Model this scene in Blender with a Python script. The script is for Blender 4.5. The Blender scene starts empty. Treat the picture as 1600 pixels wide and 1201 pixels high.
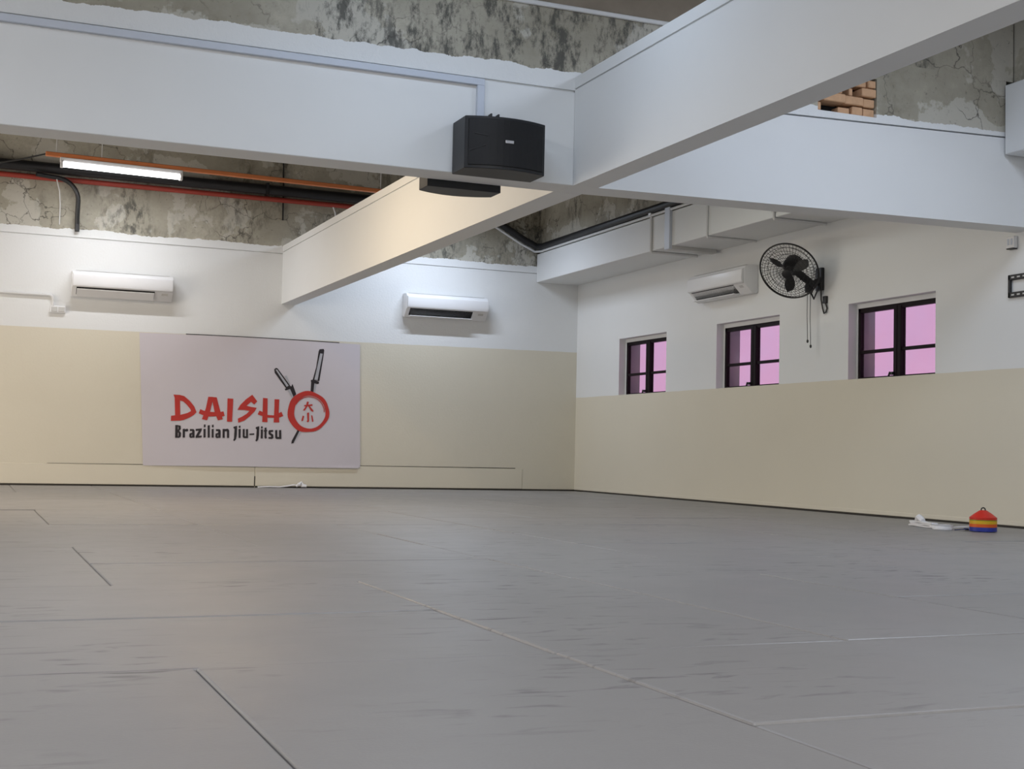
import bpy, bmesh, math, random
from mathutils import Vector, Matrix
random.seed(7)
S = 0.56            # one drawing unit (the eye height) in metres
scene = bpy.context.scene
COL = scene.collection

# ------------------------------------------------------------------ camera
cam_data = bpy.data.cameras.new('camera')
cam = bpy.data.objects.new('camera', cam_data)
COL.objects.link(cam)
cam_data.sensor_fit = 'HORIZONTAL'
cam_data.sensor_width = 36.0
cam_data.lens = 36.0 * 2071.96 / 1600.0
cam_data.clip_end = 200
right = Vector((0.92373, -0.382383, 0.0225095))
up = Vector((-0.0401586, -0.0382359, 0.998461))
fwd = Vector((0.380934, 0.923212, 0.0506756))
m = Matrix.Identity(4)
for r in range(3):
    m[r][0], m[r][1], m[r][2] = right[r], up[r], -fwd[r]
m[2][3] = 1.0 * S
cam.matrix_world = m
scene.camera = cam

# ------------------------------------------------------------------ world
world = bpy.data.worlds.new('world')
scene.world = world
world.use_nodes = True
bg = world.node_tree.nodes['Background']
bg.inputs[0].default_value = (0.93, 0.95, 1.0, 1)
bg.inputs[1].default_value = 1.0

# ------------------------------------------------------------------ lamps
def area(name, p, sx, sy, power, color, rot=(0, 0, 0), spread=180):
    l = bpy.data.lights.new(name, 'AREA')
    l.shape = 'RECTANGLE'
    l.size, l.size_y = sx * S, sy * S
    l.energy = power
    l.color = color
    l.spread = math.radians(spread)
    o = bpy.data.objects.new(name, l)
    o.location = (p[0] * S, p[1] * S, p[2] * S)
    o.rotation_euler = rot
    COL.objects.link(o)
    return o
COOL = (0.80, 0.91, 1.0)
WARM = (1.0, 0.88, 0.70)
NEUT = (1.0, 0.97, 0.93)
area('tube_light_left_bay', (3.0, 30.0, 6.93), 2.5, 0.12, 72, (0.938, 0.956, 1.0), (0, 0, 0))
area('fill_light_left_bay_middle', (2.6, 20.5, 7.0), 2.5, 3.5, 70, (1.0, 0.82, 0.6), (0, 0, 0))  # unseen warm fill added to even out the light in the left bay
area('tube_light_right_bay', (10.5, 30.0, 6.95), 2.3, 0.12, 54, (0.744, 0.844, 1.0), (0, 0, 0))
area('fill_light_right_bay_middle', (10.0, 21.0, 6.95), 2.3, 3.0, 26.45, (0.93, 0.98, 0.93), (0, 0, 0))  # unseen fill added in the right bay, well away from the wall
area('tube_light_near_right', (11.0, 11.0, 7.8), 2.5, 2.5, 90.15, (0.736, 0.832, 1.0), (0, 0, 0))
area('fill_light_rear', (4.0, -5.0, 7.8), 8.0, 1.0, 480.4, (0.997, 0.995, 1.0), (0, 0, 0))  # added fill behind the camera, lifts the right wall and the cream paint
area('fill_light_far_left', (-4.5, 24.0, 7.0), 2.5, 2.5, 82.56, (1.0, 0.884, 0.773), (0, 0, 0))  # unseen fill added beyond the left bay to balance the wall tones
area('fill_light_near_far_left', (-4.5, 8.0, 7.8), 2.5, 2.5, 196, (0.97, 0.967, 1.0), (0, 0, 0))  # unseen fill added at the near left for the overall level
area('side_fill_light_far', (-7.8, 25.0, 3.0), 8.0, 4.5, 215, (1.0, 0.919, 0.825), (math.radians(90), 0, math.radians(-90)))  # added side fill in front of the left wall, not an actual door
area('fill_light_by_cross_beam', (4.8, 12.9, 7.5), 2.5, 0.2, 24.4, (0.641, 0.79, 1.0), (0, 0, 0))  # unseen fill added to brighten the face of the cross beam
area('fill_light_by_long_beam', (4.2, 22.5, 6.9), 0.2, 2.5, 34, (1.0, 0.76, 0.46), (0, 0, 0))  # unseen warm fill added to brighten the long beam's left face
vs = scene.view_settings
vs.view_transform = 'Standard'
vs.look = 'None'
vs.exposure = 0.0
vs.gamma = 1.0
vs.use_curve_mapping = False

# ------------------------------------------------------------------ helpers
class MB:
    """collects geometry in drawing units, links it as ONE mesh object"""
    def __init__(self):
        self.bm = bmesh.new()
    def face(self, pts):
        vs_ = [self.bm.verts.new(p) for p in pts]
        return self.bm.faces.new(vs_)
    def hexa(self, b, t):
        v = [self.bm.verts.new(p) for p in list(b) + list(t)]
        for f in ((3, 2, 1, 0), (4, 5, 6, 7), (0, 1, 5, 4), (1, 2, 6, 5), (2, 3, 7, 6), (3, 0, 4, 7)):
            self.bm.faces.new([v[i] for i in f])
        return self
    def box(self, x0, y0, z0, x1, y1, z1):
        return self.hexa([(x0, y0, z0), (x1, y0, z0), (x1, y1, z0), (x0, y1, z0)],
                         [(x0, y0, z1), (x1, y0, z1), (x1, y1, z1), (x0, y1, z1)])
    def prism(self, poly, fn, d0, d1):
        """poly: list of (a,b); fn(a,b,d) -> point"""
        n = len(poly)
        A = [self.bm.verts.new(fn(a, b, d0)) for a, b in poly]
        B = [self.bm.verts.new(fn(a, b, d1)) for a, b in poly]
        self.bm.faces.new(A)
        self.bm.faces.new(B[::-1])
        for i in range(n):
            j = (i + 1) % n
            self.bm.faces.new([A[j], A[i], B[i], B[j]])
        return self
    def tube(self, path, r, n=10, closed=False):
        P = [Vector(p) for p in path]
        k = len(P)
        rad = r if isinstance(r, (list, tuple)) else [r] * k
        rings = []
        ref = None
        for i in range(k):
            a = P[(i - 1) % k] if (i > 0 or closed) else P[i]
            b = P[(i + 1) % k] if (i < k - 1 or closed) else P[i]
            t = (b - a).normalized()
            if ref is None:
                ref = Vector((0, 0, 1)) if abs(t.z) < 0.9 else Vector((1, 0, 0))
            u = (ref - t * ref.dot(t)).normalized()
            ref = u
            w = t.cross(u)
            rings.append([self.bm.verts.new(P[i] + (u * math.cos(2 * math.pi * j / n) + w * math.sin(2 * math.pi * j / n)) * rad[i]) for j in range(n)])
        m_ = k if closed else k - 1
        for i in range(m_):
            A, B = rings[i], rings[(i + 1) % k]
            for j in range(n):
                l = (j + 1) % n
                self.bm.faces.new([A[j], A[l], B[l], B[j]])
        if not closed:
            self.bm.faces.new(rings[0][::-1])
            self.bm.faces.new(rings[-1])
        return self
    def lathe(self, prof, c, axis=(0, 0, 1), n=32):
        """prof: list of (radius, height) along axis from c"""
        ax = Vector(axis).normalized()
        u = ax.orthogonal().normalized()
        w = ax.cross(u)
        c = Vector(c)
        rings = []
        for r, h in prof:
            if r < 1e-6:
                rings.append([self.bm.verts.new(c + ax * h)])
            else:
                rings.append([self.bm.verts.new(c + ax * h + (u * math.cos(2 * math.pi * j / n) + w * math.sin(2 * math.pi * j / n)) * r) for j in range(n)])
        for A, B in zip(rings, rings[1:]):
            for j in range(n):
                l = (j + 1) % n
                if len(A) == 1 and len(B) == 1:
                    continue
                if len(A) == 1:
                    self.bm.faces.new([A[0], B[l], B[j]])
                elif len(B) == 1:
                    self.bm.faces.new([A[j], A[l], B[0]])
                else:
                    self.bm.faces.new([A[j], A[l], B[l], B[j]])
        return self
    def build(self, name, mat, parent=None, smooth=False, bevel=0.0, segs=2):
        bm = self.bm
        bmesh.ops.recalc_face_normals(bm, faces=bm.faces)
        if bevel:
            es = [e for e in bm.edges if len(e.link_faces) == 2 and e.calc_face_angle(0) > 0.6]
            bmesh.ops.bevel(bm, geom=es, offset=bevel, segments=segs, profile=0.5, affect='EDGES')
        bmesh.ops.scale(bm, vec=(S, S, S), verts=bm.verts)
        if parent is not None:
            off = LOC[parent.name]
        else:
            lo = [min(v.co[i] for v in bm.verts) for i in range(3)]
            hi = [max(v.co[i] for v in bm.verts) for i in range(3)]
            off = Vector(((lo[0] + hi[0]) / 2, (lo[1] + hi[1]) / 2, lo[2]))
        bmesh.ops.translate(bm, vec=-off, verts=bm.verts)
        me = bpy.data.meshes.new(name)
        bm.to_mesh(me)
        bm.free()
        me.materials.append(mat)
        if smooth:
            me.polygons.foreach_set('use_smooth', [True] * len(me.polygons))
            me.set_sharp_from_angle(angle=math.radians(40))
        o = bpy.data.objects.new(name, me)
        COL.objects.link(o)
        LOC[o.name] = off
        if parent is not None:
            o.parent = parent
        else:
            o.location = off
        return o
LOC = {}

def thing(name, loc, label, cat, group=None):
    o = bpy.data.objects.new(name, None)
    o.empty_display_size = 0.1
    o.location = Vector(loc) * S
    COL.objects.link(o)
    LOC[o.name] = Vector(loc) * S
    return tag(o, label, cat, group)
def tag(o, label, cat, group=None):
    o['label'] = label
    o['category'] = cat
    if group:
        o['group'] = group
    return o
def struct(o, label=None):
    o['kind'] = 'structure'
    if label:
        o['label'] = label
    return o

# ------------------------------------------------------------------ materials
def new_mat(name):
    mt = bpy.data.materials.new(name)
    mt.use_nodes = True
    nt = mt.node_tree
    return mt, nt, nt.nodes['Principled BSDF']
def N(nt, t, **kw):
    n = nt.nodes.new(t)
    for k, v in kw.items():
        if k.startswith('i_'):
            n.inputs[int(k[2:])].default_value = v
        else:
            setattr(n, k, v)
    return n
def link(nt, a, b):
    nt.links.new(a, b)
def mixc(nt, fac, a, b, mode='MIX'):
    n = nt.nodes.new('ShaderNodeMix')
    n.data_type = 'RGBA'
    n.blend_type = mode
    for sock, v in ((n.inputs[0], fac), (n.inputs[6], a), (n.inputs[7], b)):
        if isinstance(v, bpy.types.NodeSocket):
            link(nt, v, sock)
        else:
            sock.default_value = v if not isinstance(v, tuple) else (*v, 1)
    return n.outputs[2]
def math_(nt, op, a, b=None, c=None):
    n = nt.nodes.new('ShaderNodeMath')
    n.operation = op
    for i, v in enumerate((a, b, c)):
        if v is None:
            continue
        if isinstance(v, bpy.types.NodeSocket):
            link(nt, v, n.inputs[i])
        else:
            n.inputs[i].default_value = v
    return n.outputs[0]
def ramp(nt, src, p0, p1, c0=(0, 0, 0), c1=(1, 1, 1)):
    n = nt.nodes.new('ShaderNodeValToRGB')
    n.color_ramp.elements[0].position = p0
    n.color_ramp.elements[1].position = p1
    n.color_ramp.elements[0].color = (*c0, 1)
    n.color_ramp.elements[1].color = (*c1, 1)
    link(nt, src, n.inputs[0])
    return n.outputs[0]
def noise(nt, vec, scale, detail=4, rough=0.6, dist=0.0):
    n = N(nt, 'ShaderNodeTexNoise')
    n.inputs['Scale'].default_value = scale
    n.inputs['Detail'].default_value = detail
    n.inputs['Roughness'].default_value = rough
    n.inputs['Distortion'].default_value = dist
    link(nt, vec, n.inputs['Vector'])
    return n.outputs['Fac']
def geo(nt):
    return N(nt, 'ShaderNodeNewGeometry').outputs['Position']
def bump(nt, h, strength, dist, bsdf):
    b = N(nt, 'ShaderNodeBump')
    b.inputs['Strength'].default_value = strength
    b.inputs['Distance'].default_value = dist
    link(nt, h, b.inputs['Height'])
    link(nt, b.outputs[0], bsdf.inputs['Normal'])
def plain(name, col, rough=0.5, metal=0.0, var=0.06, scale=6.0, spec=0.5, bmp=0.0):
    """a colour with a slight procedural variation"""
    mt, nt, b = new_mat(name)
    tc = N(nt, 'ShaderNodeTexCoord').outputs['Object']
    f = noise(nt, tc, scale)
    lo = tuple(c * (1 - var) for c in col)
    hi = tuple(min(1, c * (1 + var)) for c in col)
    link(nt, mixc(nt, f, lo, hi), b.inputs['Base Color'])
    b.inputs['Roughness'].default_value = rough
    b.inputs['Metallic'].default_value = metal
    b.inputs['Specular IOR Level'].default_value = spec
    if bmp:
        bump(nt, noise(nt, tc, 60), bmp, 0.002, b)
    return mt

WHITE = (0.76, 0.77, 0.77)
CREAM = (0.69, 0.645, 0.535)

def raw_color(nt, pos, patch=None):
    """bare stained cement: pale patches, black mould, hairline cracks"""
    base = mixc(nt, ramp(nt, noise(nt, pos, 1.1, 6, 0.62), 0.36, 0.64), (0.26, 0.238, 0.18), (0.50, 0.47, 0.385))
    base = mixc(nt, ramp(nt, noise(nt, pos, 14, 5, 0.7), 0.3, 0.75), base, (0.35, 0.325, 0.265))
    # pale plaster islands with a crisp edge
    mp = N(nt, 'ShaderNodeMapping')
    mp.inputs['Location'].default_value = (5.3, 2.2, 1.7)
    link(nt, pos, mp.inputs['Vector'])
    isl = ramp(nt, noise(nt, mp.outputs[0], 1.5, 6, 0.55), 0.52, 0.535)
    base = mixc(nt, math_(nt, 'MULTIPLY', isl, 0.7), base, (0.54, 0.52, 0.46))
    # mould, running downwards
    mv = N(nt, 'ShaderNodeMapping')
    mv.inputs['Scale'].default_value = (1, 1, 0.45)
    link(nt, pos, mv.inputs['Vector'])
    big = ramp(nt, noise(nt, mv.outputs[0], 1.3, 3, 0.5), 0.52, 0.66)
    if patch:
        # the damp stain has a place of its own on this wall
        px = N(nt, 'ShaderNodeSeparateXYZ')
        link(nt, pos, px.inputs[0])
        dd = math_(nt, 'ABSOLUTE', math_(nt, 'SUBTRACT', px.outputs[0], patch[0] * S))
        win_ = math_(nt, 'MULTIPLY', math_(nt, 'SUBTRACT', 1.0, math_(nt, 'MINIMUM', math_(nt, 'DIVIDE', dd, patch[1] * S), 1.0)), 0.30)
        src = math_(nt, 'ADD', noise(nt, mv.outputs[0], 1.9, 4, 0.55), win_)
        big = ramp(nt, src, 0.56, 0.74)
    fine = ramp(nt, noise(nt, mv.outputs[0], 10, 8, 0.78), 0.47, 0.585)
    mould = math_(nt, 'MULTIPLY', big, fine)
    base = mixc(nt, math_(nt, 'MULTIPLY', mould, 0.85), base, (0.055, 0.055, 0.048))
    speck = ramp(nt, noise(nt, pos, 22, 4, 0.8), 0.61, 0.68)
    base = mixc(nt, math_(nt, 'MULTIPLY', speck, 0.6), base, (0.09, 0.085, 0.075))
    # cracks
    dn = N(nt, 'ShaderNodeTexNoise')
    dn.inputs['Scale'].default_value = 3.0
    dn.inputs['Detail'].default_value = 5
    link(nt, pos, dn.inputs['Vector'])
    va = N(nt, 'ShaderNodeVectorMath')
    va.operation = 'MULTIPLY_ADD'
    link(nt, dn.outputs['Color'], va.inputs[0])
    va.inputs[1].default_value = (0.55, 0.55, 0.55)
    link(nt, pos, va.inputs[2])
    vo = N(nt, 'ShaderNodeTexVoronoi')
    vo.feature = 'DISTANCE_TO_EDGE'
    vo.inputs['Scale'].default_value = 2.2
    link(nt, va.outputs[0], vo.inputs['Vector'])
    crk = ramp(nt, vo.outputs['Distance'], 0.0, 0.016, (1, 1, 1), (0, 0, 0))
    gate = ramp(nt, noise(nt, mp.outputs[0], 1.0, 3), 0.44, 0.56)
    crk = math_(nt, 'MULTIPLY', crk, gate)
    base = mixc(nt, math_(nt, 'MULTIPLY', crk, 0.85), base, (0.05, 0.045, 0.04))
    return base, math_(nt, 'SUBTRACT', noise(nt, pos, 9, 6, 0.7), crk)

def wall_mat(name, dado=None, dado_x=0.0, ragged=None, ragged_x=0.0, amp=0.10, patch=None):
    """white emulsion; cream below `dado`; bare cement above a hand-brushed edge at `ragged` (drawing units)"""
    mt, nt, b = new_mat(name)
    pos = geo(nt)
    sx = N(nt, 'ShaderNodeSeparateXYZ')
    link(nt, pos, sx.inputs[0])
    soft = noise(nt, pos, 0.7, 3)
    col = mixc(nt, soft, tuple(c * 0.965 for c in WHITE), tuple(min(1, c * 1.03) for c in WHITE))
    h = noise(nt, pos, 35, 4)
    if dado is not None:
        cr = mixc(nt, noise(nt, pos, 0.9, 3), tuple(c * 0.965 for c in CREAM), tuple(c * 1.03 for c in CREAM))
        edge = math_(nt, 'MULTIPLY_ADD', sx.outputs[0], dado_x, dado * S)
        edge = math_(nt, 'MULTIPLY_ADD', noise(nt, pos, 3, 2), 0.012, math_(nt, 'SUBTRACT', edge, 0.006))
        col = mixc(nt, math_(nt, 'LESS_THAN', sx.outputs[2], edge), col, cr)
    bstr = 0.004
    if ragged is not None:
        rc, rh = raw_color(nt, pos, patch)
        edge = math_(nt, 'MULTIPLY_ADD', sx.outputs[0], ragged_x, (ragged - amp) * S)
        mx = N(nt, 'ShaderNodeMapping')
        mx.inputs['Scale'].default_value = (1, 1, 0.5)
        link(nt, pos, mx.inputs['Vector'])
        edge = math_(nt, 'MULTIPLY_ADD', noise(nt, mx.outputs[0], 1.6, 2, 0.5), amp * S, edge)
        edge = math_(nt, 'MULTIPLY_ADD', noise(nt, mx.outputs[0], 8, 6, 0.65), amp * S, edge)
        above = math_(nt, 'GREATER_THAN', sx.outputs[2], edge)
        col = mixc(nt, above, col, rc)
        h = mixc(nt, above, h, rh)
        bstr = 0.35
    link(nt, col, b.inputs['Base Color'])
    b.inputs['Roughness'].default_value = 0.62
    b.inputs['Specular IOR Level'].default_value = 0.3
    bump(nt, h, bstr, 0.01, b)
    return mt

M = {}
M['back_wall'] = wall_mat('painted_back_wall', 3.598, 0.0065, 5.92, 0.0, 0.13)
M['right_wall'] = wall_mat('painted_right_wall', 2.478)
M['middle_wall'] = wall_mat('cement_over_beam', None, 0, 5.96, 0.004, 0.13, (6.0, 3.6))
M['raw'] = wall_mat('bare_cement', None, 0, -5.0)
M['white'] = plain('white_emulsion', WHITE, 0.62, 0, 0.03, 1.2, 0.3, 0.03)
M['skirt'] = plain('cream_skirting', tuple(c * 1.02 for c in CREAM), 0.5, 0, 0.03, 2)
M['slab'] = plain('dark_slab', (0.05, 0.048, 0.045), 0.9, 0, 0.2, 8)
M['brown'] = plain('brown_timber_boarding', (0.27, 0.225, 0.175), 0.8, 0, 0.25, 5)
M['roof'] = plain('dark_roof', (0.07, 0.062, 0.055), 0.9, 0, 0.3, 3)
M['outer'] = plain('outer_cement_reveal', (0.29, 0.34, 0.31), 0.9, 0, 0.15, 6)
M['gap_joint'] = plain('dark_gap_shade_and_joint', (0.035, 0.030, 0.024), 0.8, 0, 0.2, 6)  # near-black for the painted gap shade at the wall foot and the joints
M['brick'] = plain('orange_brick', (0.60, 0.37, 0.22), 0.9, 0, 0.25, 14, 0.2, 0.4)
M['black'] = plain('matt_black', (0.012, 0.012, 0.014), 0.45, 0, 0.2, 10)
M['grille'] = plain('black_grille', (0.006, 0.006, 0.0075), 0.5, 0, 0.2, 300, 0.4, 0.3)
M['cabinet'] = plain('black_vinyl_cabinet', (0.010, 0.011, 0.014), 0.42, 0, 0.15, 60, 0.5, 0.2)
M['silver'] = plain('silver_badge', (0.6, 0.6, 0.62), 0.3, 0.8, 0.04)
M['wire'] = plain('black_wire', (0.015, 0.015, 0.016), 0.4, 0, 0.1)
M['plastic'] = plain('white_plastic', (0.78, 0.78, 0.79), 0.35, 0, 0.02)
M['lowplastic'] = plain('grey_white_plastic', (0.56, 0.555, 0.54), 0.45, 0, 0.03)
M['slot'] = plain('dark_slot', (0.012, 0.012, 0.014), 0.7, 0, 0.1)
M['trunk'] = plain('grey_plastic_trunking', (0.56, 0.60, 0.68), 0.45, 0, 0.03)
M['conduit'] = plain('white_conduit', (0.70, 0.70, 0.70), 0.45, 0, 0.03)
M['red'] = plain('red_pipe_paint', (0.33, 0.045, 0.03), 0.45, 0, 0.15, 5)
M['orange'] = plain('orange_painted_batten', (0.62, 0.20, 0.07), 0.5, 0, 0.12, 5)
M['frame'] = plain('dark_brown_window_frame', (0.010, 0.005, 0.007), 0.5, 0, 0.15, 6, 0.15)
M['cloth'] = plain('white_cotton', (0.78, 0.78, 0.80), 0.85, 0, 0.05, 30, 0.2, 0.3)
M['blue_cloth'] = plain('navy_cotton', (0.02, 0.025, 0.10), 0.85, 0, 0.1, 30)
M['banner'] = plain('banner_vinyl', (0.61, 0.57, 0.61), 0.5, 0, 0.03, 1.5)
M['ink_red'] = plain('red_print', (0.50, 0.030, 0.022), 0.5, 0, 0.2, 5)
M['ink_black'] = plain('black_print', (0.018, 0.012, 0.016), 0.5, 0, 0.1)
M['ink_grey'] = plain('grey_print', (0.42, 0.42, 0.46), 0.5, 0, 0.15, 20)
for nm, c in (('red', (0.62, 0.025, 0.012)), ('orange', (0.72, 0.13, 0.015)), ('yellow', (0.72, 0.46, 0.02)), ('green', (0.20, 0.28, 0.02)), ('blue', (0.03, 0.045, 0.33))):
    M['cone_' + nm] = plain(nm + '_cone_plastic', c, 0.4, 0, 0.05)

def mat_vinyl():
    mt, nt, b = new_mat('grey_mat_vinyl')
    pos = geo(nt)
    oi = N(nt, 'ShaderNodeObjectInfo').outputs['Random']
    c = mixc(nt, noise(nt, pos, 0.8, 4), (0.222, 0.215, 0.214), (0.268, 0.262, 0.263))
    c = mixc(nt, math_(nt, 'MULTIPLY', oi, 0.35), c, (0.278, 0.272, 0.274))
    # scuffs: short dark streaks, mostly along x
    mp = N(nt, 'ShaderNodeMapping')
    mp.inputs['Scale'].default_value = (2.6, 9, 1)
    mp.inputs['Rotation'].default_value = (0, 0, 0.22)
    link(nt, pos, mp.inputs['Vector'])
    st = ramp(nt, noise(nt, mp.outputs[0], 1.9, 3, 0.55, 0.6), 0.57, 0.70)
    ar = ramp(nt, noise(nt, pos, 0.8, 2), 0.44, 0.60)
    st = math_(nt, 'MULTIPLY', st, ar)
    c = mixc(nt, math_(nt, 'MULTIPLY', st, 0.62), c, (0.10, 0.095, 0.095))
    link(nt, c, b.inputs['Base Color'])
    r = math_(nt, 'MULTIPLY_ADD', noise(nt, pos, 2.2, 4), 0.16, 0.34)
    r = math_(nt, 'MULTIPLY_ADD', st, 0.12, r)
    link(nt, r, b.inputs['Roughness'])
    b.inputs['Specular IOR Level'].default_value = 0.5
    h = math_(nt, 'MULTIPLY_ADD', noise(nt, pos, 1.4, 3), 6.0, noise(nt, pos, 120, 2))
    bump(nt, h, 0.10, 0.004, b)
    return mt
M['mat'] = mat_vinyl()

def glass_mat():
    mt, nt, b = new_mat('pink_tinted_glass')
    nt.nodes.remove(b)
    out = nt.nodes['Material Output']
    tc = N(nt, 'ShaderNodeTexCoord').outputs['Object']
    tr = N(nt, 'ShaderNodeBsdfTransparent')
    link(nt, mixc(nt, noise(nt, tc, 1.6, 3), (0.80, 0.63, 0.79), (0.87, 0.605, 0.745)), tr.inputs[0])
    gl = N(nt, 'ShaderNodeBsdfGlossy')
    gl.inputs['Roughness'].default_value = 0.08
    mx = N(nt, 'ShaderNodeMixShader')
    mx.inputs[0].default_value = 0.05
    link(nt, tr.outputs[0], mx.inputs[1])
    link(nt, gl.outputs[0], mx.inputs[2])
    link(nt, mx.outputs[0], out.inputs['Surface'])
    return mt
M['glass'] = glass_mat()

def tube_mat():
    mt, nt, b = new_mat('lit_fluorescent_tube')
    b.inputs['Base Color'].default_value = (0.9, 0.9, 0.9, 1)
    b.inputs['Emission Color'].default_value = (0.97, 0.98, 1.0, 1)
    b.inputs['Emission Strength'].default_value = 5.0
    return mt
M['tube'] = tube_mat()

# ------------------------------------------------------------------ room shell
XW, YW, TH = 15.121, 32.138, 0.55        # right wall face, back wall face, wall thickness
XL, YF, ZR = -8.0, -9.0, 9.5             # left wall, wall behind the camera, roof
floor = struct(MB().box(XL, YF, -0.5, XW + TH, YW + TH, -0.075).build('floor', M['slab']))
struct(MB().box(XL - TH, YF - TH, ZR, XW + TH, YW + TH, ZR + 0.3).build('ceiling', M['roof']))
struct(MB().box(XL - TH, YF - TH, -0.5, XL, YW + TH, ZR).build('wall_left', M['right_wall']))
struct(MB().box(XL, YF - TH, -0.5, XW + TH, YF, ZR).build('wall_front', M['right_wall']))
wall_back = struct(MB().box(XL, YW + 0.03, -0.5, XW + TH, YW + TH, ZR).build('wall_back', M['back_wall']))
mb = MB()
# painted face in two bands with a shallow shadow groove between them
mb.box(XL, YW, -0.5, XW, YW + 0.03, 5.725)
mb.box(XL, YW - 0.006, 5.745, XW, YW + 0.03, ZR)
mb.build('painted_face', M['back_wall'], wall_back)

# right wall with three window openings
WIN = [(27.23, 29.64), (22.575, 24.99), (17.93, 20.32)]
ZB, ZT = 2.478, 3.885
mb = MB()
mb.box(XW, YF, -0.5, XW + TH, YW, ZB)
mb.box(XW, YF, ZT, XW + TH, YW, ZR)
ys = [YF] + [v for w in sorted(WIN) for v in w] + [YW]
for a, b_ in zip(ys[0::2], ys[1::2]):
    mb.box(XW, a, ZB, XW + TH, b_, ZT)
struct(mb.build('wall_right', M['right_wall']))

# windows: frame, two casements, panes, handle
for k, (y0, y1) in enumerate(WIN):
    xf = XW + 0.19
    ym = (y0 + y1) / 2 + 0.02
    zbar = ZB + 0.36 * (ZT - ZB)
    zf = ZT - .085
    yA, yB = y0, y1
    y1 = y1 - .045
    mb = MB()
    w = 0.065
    mb.box(xf, y0, ZB, xf + .09, y0 + w, zf).box(xf, y1 - w, ZB, xf + .09, y1, zf)
    mb.box(xf, y0, ZB, xf + .09, y1, ZB + .04).box(xf, y0, zf - w - .02, xf + .09, y1, zf)
    win = mb.build('window_%d' % (k + 1), M['frame'], bevel=0.006, segs=1)
    struct(win)
    MB().box(xf - .02, ym - 0.10, ZB + .02, xf + .10, ym - 0.005, zf - .04).build('casement_stile', M['frame'], win, bevel=.008, segs=1)
    MB().box(xf - .02, ym + 0.005, ZB + .02, xf + .10, ym + 0.10, zf - .04).build('casement_stile', M['frame'], win, bevel=.008, segs=1)
    MB().box(xf + .005, y0 + w, zbar - .03, xf + .08, ym - .10, zbar + .03).build('glazing_bar', M['frame'], win, bevel=.006, segs=1)
    MB().box(xf + .005, ym + .10, zbar - .03, xf + .08, y1 - w, zbar + .03).build('glazing_bar', M['frame'], win, bevel=.006, segs=1)
    for a, b_ in ((y0 + w, ym - .1), (ym + .1, y1 - w)):
        for c, d in ((ZB + .04, zbar - .03), (zbar + .03, zf - w - .02)):
            MB().box(xf + .035, a, c, xf + .047, b_, d).build('pane', M['glass'], win)
    h = MB().box(xf - .07, ym + .06, ZB + .045, xf - .02, ym + .12, ZB + .10)
    h.tube([(xf - .05, ym + .09, ZB + .06), (xf - .07, ym + .13, ZB + .09), (xf - .06, ym + .17, ZB + .03)], .018, 8)
    h.build('handle', M['black'], win)
    lin = MB().box(xf + .10, y1 - .012, ZB, XW + TH + .01, y1 - .0005, ZT).box(xf + .10, y0 + .0005, ZB, XW + TH + .01, y0 + .012, ZT)
    lin.box(xf + .10, y0, ZT - .012, XW + TH + .01, y1, ZT - .0005)
    MB().box(xf - .01, yA, zf, xf + .10, yB, ZT - .001).box(xf - .01, y1, ZB, xf + .10, yB - .001, zf).build('plaster_rebate', M['white'], win)
    lin.build('outer_reveal', M['outer'], win)
    MB().box(xf + .09, y0 - .0, ZB - .03, xf + .34, y1, ZB).build('sill', M['lowplastic'], win)

# beam casings on the right wall (soffits), far bay and near bay, with bare wall above
struct(MB().box(13.90, 16.10, 5.50, XW, YW, 6.25).build('trim_1', M['white'], bevel=.01, segs=1))
struct(MB().box(13.97, 16.10, 6.25, XW, YW, ZR).build('wall_right_upper', M['raw']))
struct(MB().box(14.40, YF, 5.66, XW, 15.55, 6.72).build('trim_2', M['white'], bevel=.01, segs=1))
struct(MB().box(14.62, YF, 6.72, XW, 15.60, ZR).build('wall_right_upper', M['raw']))

# skirting boards along the back wall
base = struct(MB().box(XL, YW - .012, 0.035, 6.56, YW, 0.50).build('baseboard_back', M['skirt'], bevel=.006, segs=1))
base2 = struct(MB().box(6.585, YW - .012, 0.035, 13.6, YW, 0.56).build('baseboard_back', M['skirt'], bevel=.006, segs=1))
MB().box(XL, YW - .030, -.05, 6.56, YW - .001, 0.033).build('gap_shade_strip', M['gap_joint'], base)  # dark strip standing in for the shade in the gap at the wall foot
MB().box(6.585, YW - .030, -.05, XW, YW - .001, 0.033).build('gap_shade_strip', M['gap_joint'], base2)  # same painted gap shade under the right-hand board
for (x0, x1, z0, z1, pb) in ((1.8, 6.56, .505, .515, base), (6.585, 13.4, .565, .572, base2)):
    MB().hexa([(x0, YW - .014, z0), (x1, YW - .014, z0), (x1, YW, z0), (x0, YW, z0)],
              [(x0, YW - .014, z0 + .004), (x1, YW - .014, z1 + .008), (x1, YW, z1 + .008), (x0, YW, z0 + .004)]).build('open_joint', M['gap_joint'], pb)
MB().box(6.562, YW - .010, .033, 6.583, YW - .002, .27).build('open_joint', M['gap_joint'], base)
brt = struct(MB().box(XW - .01, YF + .1, .030, XW, YW - .02, 0.10).build('baseboard_right', M['skirt'], bevel=.004, segs=1))
MB().box(XW - .022, 15.6, -.05, XW - .001, YW - .03, 0.028).build('gap_shade_strip', M['gap_joint'], brt)  # gap shade along the window wall, put in as a dark strip

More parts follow.
